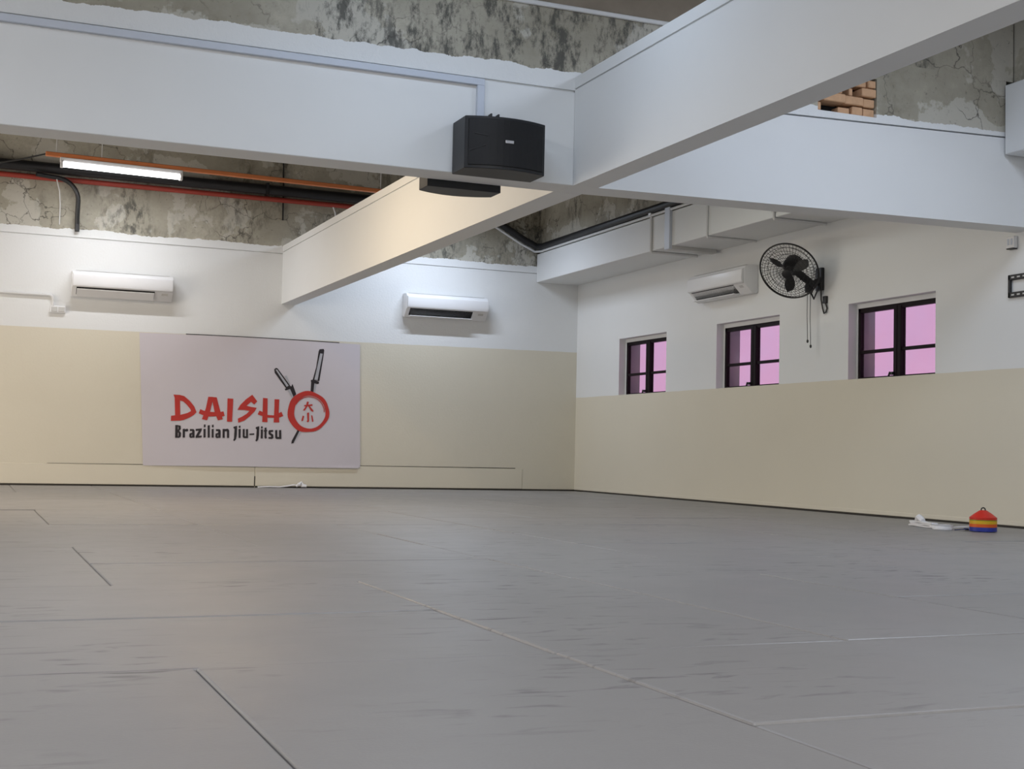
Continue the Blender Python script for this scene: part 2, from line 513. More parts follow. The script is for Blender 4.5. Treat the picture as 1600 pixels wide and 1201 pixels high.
# ------------------------------------------------------------------ beams
ZB0 = 4.49
YA0, YA1 = 15.596, 16.08
struct(MB().box(XL, YA0, ZB0, 7.24, YA1, 5.725).build('ceiling_beam', M['white'], bevel=.008, segs=1))
def zr(x, k):
    return k * (x - 7.24)
mb = MB()
mb.hexa([(7.24, YA0, ZB0), (XW, YA0, ZB0 + zr(XW, .014)), (XW, YA1, ZB0 + zr(XW, .014)), (7.24, YA1, ZB0)],
        [(7.24, YA0, 5.725), (XW, YA0, 5.725 + zr(XW, .028)), (XW, YA1, 5.725 + zr(XW, .028)), (7.24, YA1, 5.725)])
struct(mb.build('ceiling_beam', M['white']))
# bare wall standing on the cross beam, brick showing through a hole on the right
mb = MB()
mb.box(XL, YA0 + .03, 5.72, 7.3, YA1 - .02, 6.80)
mb.box(XL, YA0 - .004, 5.748, 7.3, YA0 + .03, 6.80)
def seg(x0, x1, z0, z1, y0=YA0 - .004, y1=YA0 + .12):
    lo0 = (5.748 + zr(x0, .028)) if z0 is None else z0
    lo1 = (5.748 + zr(x1, .028)) if z0 is None else z0
    mb.hexa([(x0, y0, lo0), (x1, y0, lo1), (x1, y1, lo1), (x0, y1, lo0)],
            [(x0, y0, z1), (x1, y0, z1), (x1, y1, z1), (x0, y1, z1)])
mb.box(7.3, YA0 + .30, 5.72, 14.5, YA1 - .02, 6.80)
HZ = 5.955
seg(7.3, 11.04, None, 6.80)
seg(11.04, 12.06, None, HZ)
seg(12.06, 14.46, None, 6.80)
seg(11.04, 12.06, 6.52, 6.80)
mid = struct(mb.build('wall_middle', M['middle_wall']))
struct(MB().box(XL, YA0, 6.80, 9.3, YA1 - .02, ZR).build('wall_middle_upper', M['brown']))
struct(MB().box(9.3, YA0 - .004, 6.80, 14.6, YA1 - .02, ZR).build('wall_middle_upper', M['raw']))
struct(MB().box(XL, YA0 - .05, 6.79, 9.3, YA0, 6.85).build('trim_3', M['conduit'], bevel=.01, segs=1))
# bricks in the hole
MB().box(11.04, YA0 + .26, HZ, 12.06, YA0 + .30, 6.52).build('mortar_bed', M['slot'], mid)
BR = [(11.05, 11.115, 5.96, 6.08, .02), (11.44, 11.64, 5.96, 6.06, .07), (11.66, 11.84, 5.96, 6.085, .03), (11.86, 12.055, 5.96, 6.08, .045),
      (11.05, 11.115, 6.10, 6.21, .03), (11.13, 11.50, 6.10, 6.225, -.03), (11.515, 11.84, 6.105, 6.225, .01), (11.85, 12.05, 6.10, 6.22, .03),
      (11.62, 11.68, 6.24, 6.35, .05), (11.80, 12.05, 6.245, 6.365, -.01), (11.13, 11.48, 6.245, 6.36, .02), (11.55, 11.9, 6.385, 6.5, .03), (11.92, 12.05, 6.385, 6.49, .0)]
for x0, x1, z0, z1, d in BR:
    MB().box(x0, YA0 + d, z0, x1, YA0 + .24, z1).build('brick', M['brick'], mid, bevel=.012, segs=1)

def long_beam(y0, y1, xl0, xr0, xl1, xr1, zt0, zt1, name='ceiling_beam'):
    """beam along y: lower casing, shadow groove, plaster cap"""
    g = .17
    mb = MB()
    mb.hexa([(xl0, y0, ZB0), (xr0, y0, ZB0), (xr1, y1, ZB0), (xl1, y1, ZB0)],
            [(xl0, y0, zt0 - g), (xr0, y0, zt0 - g), (xr1, y1, zt1 - g), (xl1, y1, zt1 - g)])
    o = struct(mb.build(name, M['white']))
    e = .025
    mb = MB()
    mb.hexa([(xl0 + e, y0, zt0 - g), (xr0 - e, y0, zt0 - g), (xr1 - e, y1, zt1 - g), (xl1 + e, y1, zt1 - g)],
            [(xl0 + e, y0, zt0 - g + .022), (xr0 - e, y0, zt0 - g + .022), (xr1 - e, y1, zt1 - g + .022), (xl1 + e, y1, zt1 - g + .022)])
    e = -.004
    mb.hexa([(xl0 + e, y0, zt0 - g + .022), (xr0 - e, y0, zt0 - g + .022), (xr1 - e, y1, zt1 - g + .022), (xl1 + e, y1, zt1 - g + .022)],
            [(xl0 + e, y0, zt0), (xr0 - e, y0, zt0), (xr1 - e, y1, zt1), (xl1 + e, y1, zt1)])
    mb.build('plaster_cap', M['white'], o)
    return o
long_beam(YF, YA0, 7.25, 7.60, 7.235, 7.59, 5.90, 5.92)
long_beam(YA1, YW, 7.17, 7.585, 7.09, 7.44, 5.86, 5.93)

# ------------------------------------------------------------------ floor mats
P, PY, X0, Y0 = 1.78, 1.812, 1.01, 4.31
I0, I1, J0, J1 = -5, 8, -8, 16
used = set()
mats = []
def put(i, j, o):
    cells = [(i, j), (i + 1, j)] if o == 'H' else [(i, j), (i, j + 1)]
    if any(c in used or not (I0 <= c[0] < I1 and J0 <= c[1] < J1) for c in cells):
        return False
    used.update(cells)
    mats.append((i, j, o))
    return True
fixed = [(-1, 1, 'H'), (-1, 2, 'H'), (-1, -1, 'V'), (0, -1, 'V'), (1, 0, 'H'), (1, -1, 'H'), (1, 1, 'V'), (2, 1, 'V'), (3, 1, 'H'), (3, 2, 'H'),
         (3, -1, 'V'), (4, -1, 'V'), (-1, 3, 'V'), (0, 3, 'H'), (0, 4, 'H'), (-2, 3, 'V'), (2, 3, 'H'), (2, 4, 'V'), (3, 4, 'H'), (4, 3, 'H'), (6, 3, 'V'), (5, 4, 'V'), (-1, 5, 'H'), (-1, 6, 'H'), (-1, 9, 'H'), (-1, 10, 'H'), (-1, 11, 'H'), (-1, 12, 'H'),
         (-1, 7, 'V'), (0, 7, 'V'), (1, 5, 'V'), (1, 7, 'H'), (1, 8, 'H'), (5, 1, 'V'), (6, 1, 'V')]
for f in fixed:
    put(*f)
for j in range(J0, J1):
    for i in range(I0, I1):
        if (i, j) in used:
            continue
        order = 'VH' if ((j // 2 + i // 2) % 2) else 'HV'
        if not any(put(i, j, o) for o in order):
            used.add((i, j))
            mats.append((i, j, 'S'))
cache = {}
XM, YM = XW - .035, YW - .05
for i, j, o in mats:
    x0, y0 = X0 + i * P, Y0 + j * PY
    x1, y1 = x0 + P * (2 if o == 'H' else 1), y0 + PY * (2 if o == 'V' else 1)
    x0, y0, x1, y1 = max(x0, XL + .03), max(y0, YF + .03), min(x1, XM), min(y1, YM)
    if x1 - x0 < .1 or y1 - y0 < .1:
        continue
    key = (round(x1 - x0, 3), round(y1 - y0, 3))
    if key not in cache:
        hx, hy = (x1 - x0) / 2 - .0042, (y1 - y0) / 2 - .0042
        mb = MB().box(-hx, -hy, -.071, hx, hy, 0)
        bmesh.ops.recalc_face_normals(mb.bm, faces=mb.bm.faces)
        top = [e for e in mb.bm.edges if all(v.co.z > -.01 for v in e.verts)]
        side = [e for e in mb.bm.edges if abs(e.verts[0].co.z - e.verts[1].co.z) > .01]
        bmesh.ops.bevel(mb.bm, geom=top + side, offset=.012, segments=2, profile=.5, affect='EDGES')
        bmesh.ops.scale(mb.bm, vec=(S, S, S), verts=mb.bm.verts)
        me = bpy.data.meshes.new('floor_mat')
        mb.bm.to_mesh(me)
        mb.bm.free()
        me.materials.append(M['mat'])
        cache[key] = me
    ob = bpy.data.objects.new('floor_mat', cache[key])
    COL.objects.link(ob)
    ob.parent = floor
    rnd = random.Random(i * 91 + j * 17)
    HT = {(-1, -1): -.004, (0, -1): -.0025, (-1, 1): -.0045, (-1, 2): -.0015, (1, 0): .0005, (1, -1): -.003, (1, 1): 0.0, (2, 1): .0018, (3, 1): .003, (3, 2): .0035}
    ob.location = Vector(((x0 + x1) / 2 * S, (y0 + y1) / 2 * S, HT.get((i, j), rnd.uniform(-.0040, 0)))) - LOC[floor.name]
    ob.rotation_euler = (rnd.uniform(-.0010, .0010), rnd.uniform(-.0010, .0010), rnd.uniform(-.0008, .0008))
GLYPHS = {
  'word': [[(4.571,2.175),(4.72,2.171),(4.745,1.702),(4.754,1.563),(4.531,1.551),(4.532,1.67),(4.625,1.687),(4.601,2.1)],[(4.71,2.174),(4.823,2.146),(4.958,2.037),(5.066,1.907),(5.123,1.775),(5.063,1.706),(4.953,1.636),(4.824,1.579),(4.741,1.561),(4.736,1.696),(4.912,1.749),(4.995,1.799),(4.974,1.846),(4.886,1.948),(4.8,2.022),(4.724,2.038)],[(5.388,2.152),(5.506,2.152),(5.49,2.046),(5.442,1.795),(5.379,1.588),(5.255,1.611),(5.341,1.878)],[(5.464,2.151),(5.588,2.146),(5.663,1.888),(5.752,1.626),(5.635,1.595),(5.552,1.789),(5.49,2.046)],[(5.209,1.85),(5.286,1.818),(5.438,1.795),(5.552,1.789),(5.685,1.797),(5.761,1.815),(5.793,1.71),(5.737,1.689),(5.651,1.696),(5.404,1.678),(5.29,1.704),(5.175,1.748)],[(5.847,2.13),(5.985,2.127),(5.976,1.571),(5.852,1.571)],[(6.442,2.241),(6.567,2.084),(6.498,2.004),(6.418,2.069),(6.314,1.968),(6.432,1.943),(6.559,1.928),(6.513,1.839),(6.4,1.719),(6.268,1.608),(6.125,1.552),(6.112,1.652),(6.217,1.704),(6.321,1.775),(6.386,1.845),(6.24,1.865),(6.096,1.864),(6.159,1.982),(6.29,2.123)],[(6.707,2.173),(6.819,2.165),(6.825,1.849),(6.834,1.586),(6.706,1.588),(6.708,1.845)],[(6.992,2.152),(7.107,2.152),(7.104,1.858),(7.125,1.589),(6.987,1.585),(6.992,1.855)],[(6.629,1.862),(6.718,1.826),(6.828,1.762),(6.995,1.757),(7.102,1.809),(7.17,1.851),(7.219,1.744),(7.125,1.712),(6.997,1.695),(6.83,1.697),(6.712,1.729),(6.589,1.768)]],
  'line': [[(4.638,1.455),(4.698,1.457),(4.708,1.154),(4.643,1.152)],[(4.689,1.453),(4.763,1.444),(4.772,1.364),(4.731,1.316),(4.694,1.309),(4.693,1.334),(4.716,1.363),(4.714,1.42),(4.69,1.423)],[(4.693,1.324),(4.749,1.31),(4.779,1.269),(4.774,1.184),(4.736,1.154),(4.699,1.153),(4.698,1.182),(4.722,1.192),(4.723,1.268),(4.694,1.286)],[(4.813,1.365),(4.865,1.376),(4.872,1.162),(4.82,1.16)],[(4.865,1.357),(4.925,1.378),(4.948,1.34),(4.927,1.311),(4.867,1.31)],[(4.981,1.37),(5.065,1.372),(5.091,1.344),(5.097,1.167),(5.041,1.166),(5.035,1.324),(4.983,1.322)],[(4.975,1.265),(5.037,1.286),(5.038,1.248),(5.023,1.234),(5.024,1.2),(5.04,1.196),(5.041,1.162),(4.998,1.157),(4.972,1.189)],[(5.116,1.374),(5.263,1.393),(5.26,1.349),(5.193,1.213),(5.264,1.225),(5.262,1.177),(5.12,1.16),(5.122,1.202),(5.189,1.334),(5.118,1.326)],[(5.301,1.379),(5.35,1.386),(5.357,1.179),(5.308,1.172)],[(5.307,1.484),(5.344,1.491),(5.346,1.428),(5.309,1.417)],[(5.396,1.467),(5.445,1.475),(5.455,1.176),(5.406,1.175)],[(5.494,1.384),(5.541,1.389),(5.548,1.178),(5.501,1.177)],[(5.498,1.484),(5.536,1.489),(5.538,1.427),(5.5,1.422)],[(5.596,1.383),(5.682,1.385),(5.708,1.357),(5.714,1.179),(5.657,1.177),(5.651,1.336),(5.598,1.335)],[(5.59,1.277),(5.653,1.298),(5.654,1.26),(5.639,1.246),(5.64,1.211),(5.656,1.208),(5.657,1.173),(5.613,1.168),(5.587,1.2)],[(5.753,1.391),(5.804,1.396),(5.811,1.177),(5.76,1.18)],[(5.804,1.389),(5.88,1.402),(5.91,1.366),(5.916,1.18),(5.865,1.179),(5.859,1.346),(5.806,1.335)],[(6.022,1.456),(6.099,1.478),(6.097,1.246),(6.081,1.149),(6.044,1.106),(6.014,1.128),(6.032,1.167),(6.04,1.399),(6.008,1.427)],[(6.136,1.402),(6.188,1.407),(6.191,1.187),(6.143,1.185)],[(6.141,1.479),(6.18,1.484),(6.181,1.432),(6.143,1.427)],[(6.236,1.4),(6.284,1.409),(6.29,1.232),(6.323,1.229),(6.317,1.403),(6.366,1.408),(6.373,1.185),(6.272,1.183),(6.243,1.211)],[(6.404,1.296),(6.52,1.307),(6.522,1.272),(6.405,1.264)],[(6.56,1.462),(6.637,1.483),(6.635,1.25),(6.619,1.153),(6.581,1.109),(6.551,1.132),(6.57,1.171),(6.578,1.404),(6.546,1.432)],[(6.675,1.405),(6.728,1.41),(6.731,1.188),(6.682,1.187)],[(6.681,1.479),(6.719,1.484),(6.721,1.431),(6.682,1.426)],[(6.768,1.448),(6.814,1.459),(6.821,1.235),(6.834,1.203),(6.792,1.182),(6.771,1.215)],[(6.752,1.389),(6.832,1.397),(6.833,1.366),(6.753,1.356)],[(6.879,1.393),(6.977,1.401),(6.982,1.356),(6.92,1.349),(6.92,1.326),(6.985,1.288),(6.993,1.21),(6.955,1.18),(6.87,1.184),(6.869,1.227),(6.933,1.228),(6.932,1.258),(6.872,1.295),(6.864,1.363)],[(7.03,1.397),(7.081,1.404),(7.087,1.236),(7.13,1.233),(7.125,1.399),(7.178,1.407),(7.189,1.186),(7.063,1.183),(7.036,1.211)]],
  'kanji': [[(7.73,2.033),(7.934,2.063),(7.94,2.023),(7.736,1.998)],[(7.8,2.125),(7.846,2.116),(7.822,2.014),(7.75,1.896),(7.702,1.903),(7.77,2.001)],[(7.826,2.019),(7.867,2.016),(7.966,1.907),(7.963,1.867),(7.91,1.894)],[(7.809,1.846),(7.861,1.855),(7.865,1.636),(7.834,1.612),(7.797,1.638),(7.824,1.657)],[(7.702,1.776),(7.739,1.761),(7.715,1.649),(7.679,1.635),(7.674,1.663)],[(7.913,1.794),(7.947,1.777),(7.975,1.634),(7.941,1.627)]],
  'ring': [[(8.369,1.887),(8.373,1.818),(8.275,1.821),(8.273,1.874)],[(8.373,1.818),(8.362,1.75),(8.266,1.768),(8.275,1.821)],[(8.362,1.75),(8.336,1.686),(8.247,1.717),(8.266,1.768)],[(8.336,1.686),(8.299,1.629),(8.221,1.669),(8.247,1.717)],[(8.299,1.629),(8.257,1.576),(8.19,1.623),(8.221,1.669)],[(8.257,1.576),(8.212,1.526),(8.155,1.582),(8.19,1.623)],[(8.212,1.526),(8.164,1.479),(8.117,1.546),(8.155,1.582)],[(8.164,1.479),(8.11,1.439),(8.074,1.515),(8.117,1.546)],[(8.11,1.439),(8.049,1.409),(8.026,1.49),(8.074,1.515)],[(8.049,1.409),(7.984,1.39),(7.975,1.472),(8.026,1.49)],[(7.984,1.39),(7.917,1.38),(7.923,1.46),(7.975,1.472)],[(7.917,1.38),(7.85,1.374),(7.871,1.459),(7.923,1.46)],[(7.85,1.374),(7.783,1.371),(7.819,1.464),(7.871,1.459)],[(7.783,1.371),(7.714,1.373),(7.767,1.476),(7.819,1.464)],[(7.714,1.373),(7.646,1.385),(7.717,1.494),(7.767,1.476)],[(7.646,1.385),(7.582,1.412),(7.671,1.518),(7.717,1.494)],[(7.582,1.412),(7.525,1.451),(7.63,1.547),(7.671,1.518)],[(7.525,1.451),(7.476,1.498),(7.595,1.581),(7.63,1.547)],[(7.476,1.498),(7.432,1.549),(7.564,1.619),(7.595,1.581)],[(7.432,1.549),(7.392,1.602),(7.536,1.661),(7.564,1.619)],[(7.392,1.602),(7.357,1.659),(7.513,1.705),(7.536,1.661)],[(7.357,1.659),(7.333,1.721),(7.496,1.751),(7.513,1.705)],[(7.333,1.721),(7.322,1.787),(7.487,1.8),(7.496,1.751)],[(7.322,1.787),(7.323,1.853),(7.486,1.849),(7.487,1.8)],[(7.323,1.853),(7.332,1.917),(7.49,1.899),(7.486,1.849)],[(7.332,1.917),(7.344,1.98),(7.497,1.948),(7.49,1.899)],[(7.344,1.98),(7.358,2.043),(7.507,1.996),(7.497,1.948)],[(7.358,2.043),(7.378,2.106),(7.521,2.043),(7.507,1.996)],[(7.378,2.106),(7.409,2.166),(7.543,2.087),(7.521,2.043)],[(7.409,2.166),(7.451,2.219),(7.572,2.128),(7.543,2.087)],[(7.451,2.219),(7.503,2.263),(7.608,2.165),(7.572,2.128)],[(7.503,2.263),(7.56,2.3),(7.649,2.198),(7.608,2.165)],[(7.56,2.3),(7.62,2.333),(7.693,2.225),(7.649,2.198)],[(7.62,2.333),(7.683,2.361),(7.74,2.247),(7.693,2.225)],[(7.683,2.361),(7.75,2.381),(7.792,2.262),(7.74,2.247)],[(7.75,2.381),(7.819,2.388),(7.846,2.268),(7.792,2.262)],[(7.819,2.388),(7.889,2.38),(7.9,2.266),(7.846,2.268)],[(7.889,2.38),(7.955,2.361),(7.952,2.258),(7.9,2.266)],[(7.955,2.361),(8.017,2.335),(8.001,2.243),(7.952,2.258)],[(8.017,2.335),(8.077,2.307),(8.049,2.221),(8.001,2.243)],[(8.077,2.307),(8.136,2.276),(8.095,2.193),(8.049,2.221)],[(8.136,2.276),(8.193,2.239),(8.138,2.159),(8.095,2.193)],[(8.193,2.239),(8.242,2.193),(8.176,2.12),(8.138,2.159)],[(8.242,2.193),(8.281,2.138),(8.207,2.077),(8.176,2.12)],[(8.281,2.138),(8.311,2.078),(8.231,2.03),(8.207,2.077)],[(8.311,2.078),(8.334,2.016),(8.25,1.98),(8.231,2.03)],[(8.334,2.016),(8.354,1.953),(8.264,1.928),(8.25,1.98)],[(8.354,1.953),(8.369,1.887),(8.273,1.874),(8.264,1.928)],[(7.515,2.044),(7.545,2.092),(7.56,2.082),(7.531,2.036)],[(7.545,2.092),(7.582,2.135),(7.595,2.123),(7.56,2.082)],[(7.582,2.135),(7.625,2.173),(7.635,2.159),(7.595,2.123)],[(7.625,2.173),(7.672,2.204),(7.681,2.188),(7.635,2.159)],[(7.672,2.204),(7.724,2.228),(7.73,2.211),(7.681,2.188)],[(7.724,2.228),(7.778,2.244),(7.782,2.226),(7.73,2.211)],[(7.778,2.244),(7.835,2.252),(7.836,2.234),(7.782,2.226)],[(7.835,2.252),(7.892,2.251),(7.89,2.233),(7.836,2.234)],[(7.892,2.251),(7.948,2.243),(7.944,2.225),(7.89,2.233)],[(7.948,2.243),(8.002,2.226),(7.996,2.209),(7.944,2.225)],[(8.002,2.226),(8.054,2.201),(8.045,2.185),(7.996,2.209)],[(8.054,2.201),(8.101,2.169),(8.09,2.155),(8.045,2.185)],[(8.101,2.169),(8.143,2.131),(8.13,2.118),(8.09,2.155)],[(8.143,2.131),(8.18,2.086),(8.165,2.076),(8.13,2.118)],[(8.18,2.086),(8.209,2.037),(8.193,2.029),(8.165,2.076)],[(8.209,2.037),(8.231,1.984),(8.214,1.979),(8.193,2.029)],[(8.231,1.984),(8.245,1.929),(8.227,1.925),(8.214,1.979)],[(8.245,1.929),(8.251,1.872),(8.233,1.871),(8.227,1.925)]],
  'sword': [[(8.068,3.427),(8.171,3.439),(8.189,3.399),(8.092,2.641),(7.92,2.656),(8.002,2.985),(8.047,3.37)],[(7.875,2.654),(7.92,2.667),(8.081,2.625),(8.083,2.573),(8.037,2.564),(7.888,2.599)],[(7.888,2.599),(7.968,2.58),(7.952,2.359),(7.879,2.363)],[(6.954,2.882),(6.998,2.918),(7.043,2.902),(7.37,2.489),(7.271,2.418),(6.972,2.794)],[(7.238,2.412),(7.37,2.493),(7.405,2.468),(7.383,2.422),(7.25,2.373)],[(7.366,2.41),(7.42,2.546),(7.523,2.294),(7.457,2.225)],[(7.584,1.416),(7.641,1.406),(7.493,1.091),(7.437,1.079),(7.446,1.146)]],
  'shine': [[(8.087,3.327),(8.152,3.319),(8.046,2.661),(7.966,2.669)],[(7.969,2.568),(8.019,2.559),(7.994,2.334),(7.952,2.359)],[(6.988,2.873),(7.028,2.875),(7.325,2.498),(7.281,2.463)],[(7.306,2.375),(7.366,2.41),(7.457,2.225),(7.431,2.19)],[(7.641,1.411),(7.682,1.396),(7.515,1.114),(7.493,1.096)],[(7.205,2.731),(7.272,2.741),(7.362,2.544),(7.347,2.521)]]}

# ------------------------------------------------------------------ air conditioners
def aircon(T, W, z, label, flap_open):
    """T(l, d, z): l along the wall from the left end, d out from the wall"""
    t = thing('air_conditioner', T(W / 2, 0, z), label, 'air conditioner', 'air conditioners on the walls')
    H = .60
    prof = [(0, .04), (0, H), (.20, H), (.31, H - .03), (.34, H - .07), (.34, .20), (.14, 0), (.05, 0)]
    fn = lambda a, b, l: T(l, a, z + b)
    MB().prism(prof, fn, 0, W).build('body', M['plastic'], t, bevel=.012, segs=2, smooth=True)
    pan = [(.335, .235), (.335, H - .075), (.355, H - .075), (.40, H - .11), (.415, .30), (.40, .225), (.36, .20)]
    MB().prism(pan, fn, .015, W - .015).build('front_panel', M['plastic'], t, bevel=.010, segs=2, smooth=True)
    a, b_ = .10, W - .42
    MB().prism([(.325, .188), (.345, .205), (.185, .045), (.165, .028)], fn, a, b_).build('air_outlet', M['slot'], t)
    if flap_open:
        fl = [(.165, .020), (.175, .004), (.315, .012), (.318, .030)]
    else:
        fl = [(.19, .02), (.20, .005), (.352, .155), (.345, .175)]
    MB().prism(fl, fn, a + .01, b_ - .01).build('louvre', M['plastic'], t, bevel=.004, segs=1)
    for q in (0.25, .5, .75):
        MB().prism([(.30, .17), (.312, .18), (.20, .07), (.19, .06)], fn, a + (b_ - a) * q - .01, a + (b_ - a) * q + .01).build('louvre_hinge', M['lowplastic'], t)
    MB().prism([(.30, .165), (.315, .172), (.27, .125), (.262, .127)], fn, W - .26, W - .12).build('display', M['lowplastic'], t)
    for k in range(5):
        MB().prism([(.06 + k * .045, H + .004), (.08 + k * .045, H + .004), (.08 + k * .045, H - .006), (.06 + k * .045, H - .006)], fn, .08, W - .08).build('intake_slat', M['lowplastic'], t)
    return t
TB = lambda x0: (lambda l, d, z: (x0 + l, YW - d, z))
aircon(TB(2.17), 2.27, 4.35, 'white wall air conditioner with its louvre shut, left of the beam and above the banner', False)
aircon(TB(10.20), 2.21, 4.36, 'white wall air conditioner with open louvre on the back wall, right of the long beam', True)
TR = lambda y1: (lambda l, d, z: (XW - d, y1 - l, z))
aircon(TR(25.62), 2.25, 4.39, 'white wall air conditioner on the window wall, partly behind the black fan', True)

# ------------------------------------------------------------------ loudspeakers
def speaker(xa, xb, yb, z0, sgn, depth, bulge, label, h=.65):
    """sgn -1: front faces the camera side, +1: front faces the back wall"""
    t = thing('loudspeaker', ((xa + xb) / 2, yb, z0), label, 'loudspeaker', 'loudspeakers on the cross beam')
    n = 12
    fr = []
    for k in range(n + 1):
        u = k / n
        fr.append((xa + (xb - xa) * u, yb + sgn * (depth + bulge * (1 - (2 * u - 1) ** 2))))
    poly = [(xa, yb + sgn * .02)] + fr + [(xb, yb + sgn * .02)]
    fn = lambda a, b, z: (a, b, z)
    MB().prism(poly, fn, z0, z0 + h).build('cabinet', M['cabinet'], t, bevel=.006, segs=1)
    # cloth grille: a curved sheet a little proud of the front
    g0, g1 = [], []
    for k in range(n + 1):
        u = .035 + .93 * k / n
        x = xa + (xb - xa) * u
        y = yb + sgn * (depth + bulge * (1 - (2 * u - 1) ** 2))
        g0.append((x, y - sgn * .01))
        g1.append((x, y + sgn * .016))
    MB().prism(g0 + g1[::-1], fn, z0 + .04, z0 + h - .035).build('grille', M['grille'], t, bevel=.005, segs=1)
    xm = (xa + xb) / 2
    yb_ = yb + sgn * (depth + bulge)
    MB().box(xm - .055, min(yb_ + sgn * .012, yb_ + sgn * .026), z0 + h * .50, xm + .055, max(yb_ + sgn * .012, yb_ + sgn * .026), z0 + h * .56).build('badge', M['silver'], t, bevel=.004, segs=1)
    # V-shaped braces behind the cloth show as faint ridges at the left
    for (u0, w0, u1, w1) in ((.05, .33, .22, .44), (.10, .66, .24, .62)):
        P0 = []
        for u, w in ((u0, w0), (u1, w1)):
            P0.append((xa + (xb - xa) * u, yb + sgn * (depth + bulge * (1 - (2 * u - 1) ** 2) + .016), z0 + h * w))
        MB().tube(P0, .008, 6).build('grille_rib', M['cabinet'], t)
    y0, y1 = sorted((yb, yb + sgn * .10))
    br = MB().box(xm - .06, y0, z0 + h, xm + .06, y1, z0 + h + .12)
    br.box(xm - .06, y0, z0 + h + .12, xm - .04, y1, z0 + h + .165).box(xm + .04, y0, z0 + h + .12, xm + .06, y1, z0 + h + .165)
    br.build('bracket', M['black'], t, bevel=.004, segs=1)
    MB().box(xm - .12, min(yb, yb + sgn * .02), z0 + .12, xm + .12, max(yb, yb + sgn * .02), z0 + h + .06).build('wall_plate', M['black'], t)
    return t
speaker(5.545, 6.62, YA0, 4.466, -1, .46, .13, 'black loudspeaker with curved grille on the front of the cross beam')
speaker(5.40, 6.42, YA1, 4.40, 1, .36, .16, 'black loudspeaker hanging behind the cross beam, only its underside showing')

# trunking that feeds the front loudspeaker
t = thing('cable_trunking', (5.9, YA0, 5.2), 'grey plastic trunking along the cross beam, dropping to the front loudspeaker', 'trunking')
MB().box(XL + .05, YA0 - .055, 5.635, 5.95, YA0, 5.722).build('horizontal_run', M['trunk'], t, bevel=.006, segs=1)
MB().box(5.85, YA0 - .056, 5.05, 5.95, YA0, 5.635).build('vertical_run', M['trunk'], t, bevel=.006, segs=1)

# ------------------------------------------------------------------ fluorescent lamp on its orange batten
yb = 30.0
zb = lambda x: 7.18 - .0125 * (x - 1.45)
t = thing('fluorescent_lamp', (3.0, yb, 6.93), 'lit white fluorescent tube hanging under the orange batten at upper left', 'lamp')
MB().hexa([(1.70, yb - .07, zb(1.7) - .14), (4.30, yb - .07, zb(4.3) - .14), (4.30, yb + .07, zb(4.3) - .14), (1.70, yb + .07, zb(1.7) - .14)],
          [(1.70, yb - .07, zb(1.7) - .045), (4.30, yb - .07, zb(4.3) - .045), (4.30, yb + .07, zb(4.3) - .045), (1.70, yb + .07, zb(1.7) - .045)]).build('housing', M['plastic'], t, bevel=.01, segs=1)
MB().tube([(1.76, yb - .05, zb(1.76) - .20), (4.24, yb - .05, zb(4.24) - .20)], .062, 12).build('tube', M['tube'], t, smooth=True)
for x in (1.735, 4.265):
    MB().box(x - .03, yb - .11, zb(x) - .27, x + .03, yb + .02, zb(x) - .13).build('end_cap', M['plastic'], t, bevel=.01, segs=1)
bat = MB().hexa([(1.40, yb - .06, zb(1.4) - .045), (9.6, yb - .06, zb(9.6) - .045), (9.6, yb + .06, zb(9.6) - .045), (1.40, yb + .06, zb(1.4) - .045)],
                [(1.40, yb - .06, zb(1.4) + .045), (9.6, yb - .06, zb(9.6) + .045), (9.6, yb + .06, zb(9.6) + .045), (1.40, yb + .06, zb(1.4) + .045)])
t = thing('batten', (1.4, yb, 7.1), 'long thin orange batten hung on wires below the roof, carrying the lit tube', 'batten')
bat.build('rail', M['orange'], t, bevel=.01, segs=1)
for x in (1.62, 2.56, 8.9):
    MB().tube([(x, yb, zb(x) + .04), (x, yb, ZR)], .010, 6).build('hanging_wire', M['conduit'], t)
MB().tube([(1.42, yb, zb(1.4)), (.9, yb + .4, 7.08), (.2, yb + .9, 6.98), (-1.0, yb + 1.3, 7.02)], .018, 6).build('feed_cable', M['wire'], t)

# pipes on the back wall
def pipe(name, path, r, mat, label, cat, clips=None, n=12, group=None):
    t = thing(name, path[0], label, cat, group)
    MB().tube(path, r, n).build('run', mat, t, smooth=True)
    if clips:
        for c in clips:
            MB().box(c[0] - .03, c[1] - r - .02, c[2] - r - .02, c[0] + .03, c[1] + .12, c[2] + r + .02).build('clip', M['black'], t)
    return t
pipe('pipe', [(XL + .1, 31.92, 7.27), (3.0, 31.92, 7.25), (11.4, 31.92, 7.22)], .125, M['black'], 'thick black pipe running high along the back wall behind the lit tube', 'pipe', [(6.6, 31.92, 7.24), (0.2, 31.92, 7.26)], 14)
pipe('pipe', [(XL + .1, 32.02, 7.04), (11.4, 32.02, 7.03)], .062, M['red'], 'thin red pipe along the back wall just under the thick black pipe', 'pipe', None, 12)
def arc(c, r, a0, a1, axis_u, axis_v, n=8):
    c, u, v = Vector(c), Vector(axis_u), Vector(axis_v)
    return [tuple(c + u * r * math.cos(math.radians(a0 + (a1 - a0) * k / n)) + v * r * math.sin(math.radians(a0 + (a1 - a0) * k / n))) for k in range(n + 1)]
path = [(1.30, 31.78, 7.06)] + arc((1.75, 31.9, 6.55), .49, 85, 0, (1, 0, 0), (0, 0, 1)) + [(2.24, 32.0, 6.2), (2.25, 32.06, 5.86)]
pipe('hose', path, .052, M['wire'], 'black bent hose dropping down the bare cement to the white ledge, far left', 'hose', [(2.245, 32.04, 5.95)], 12)
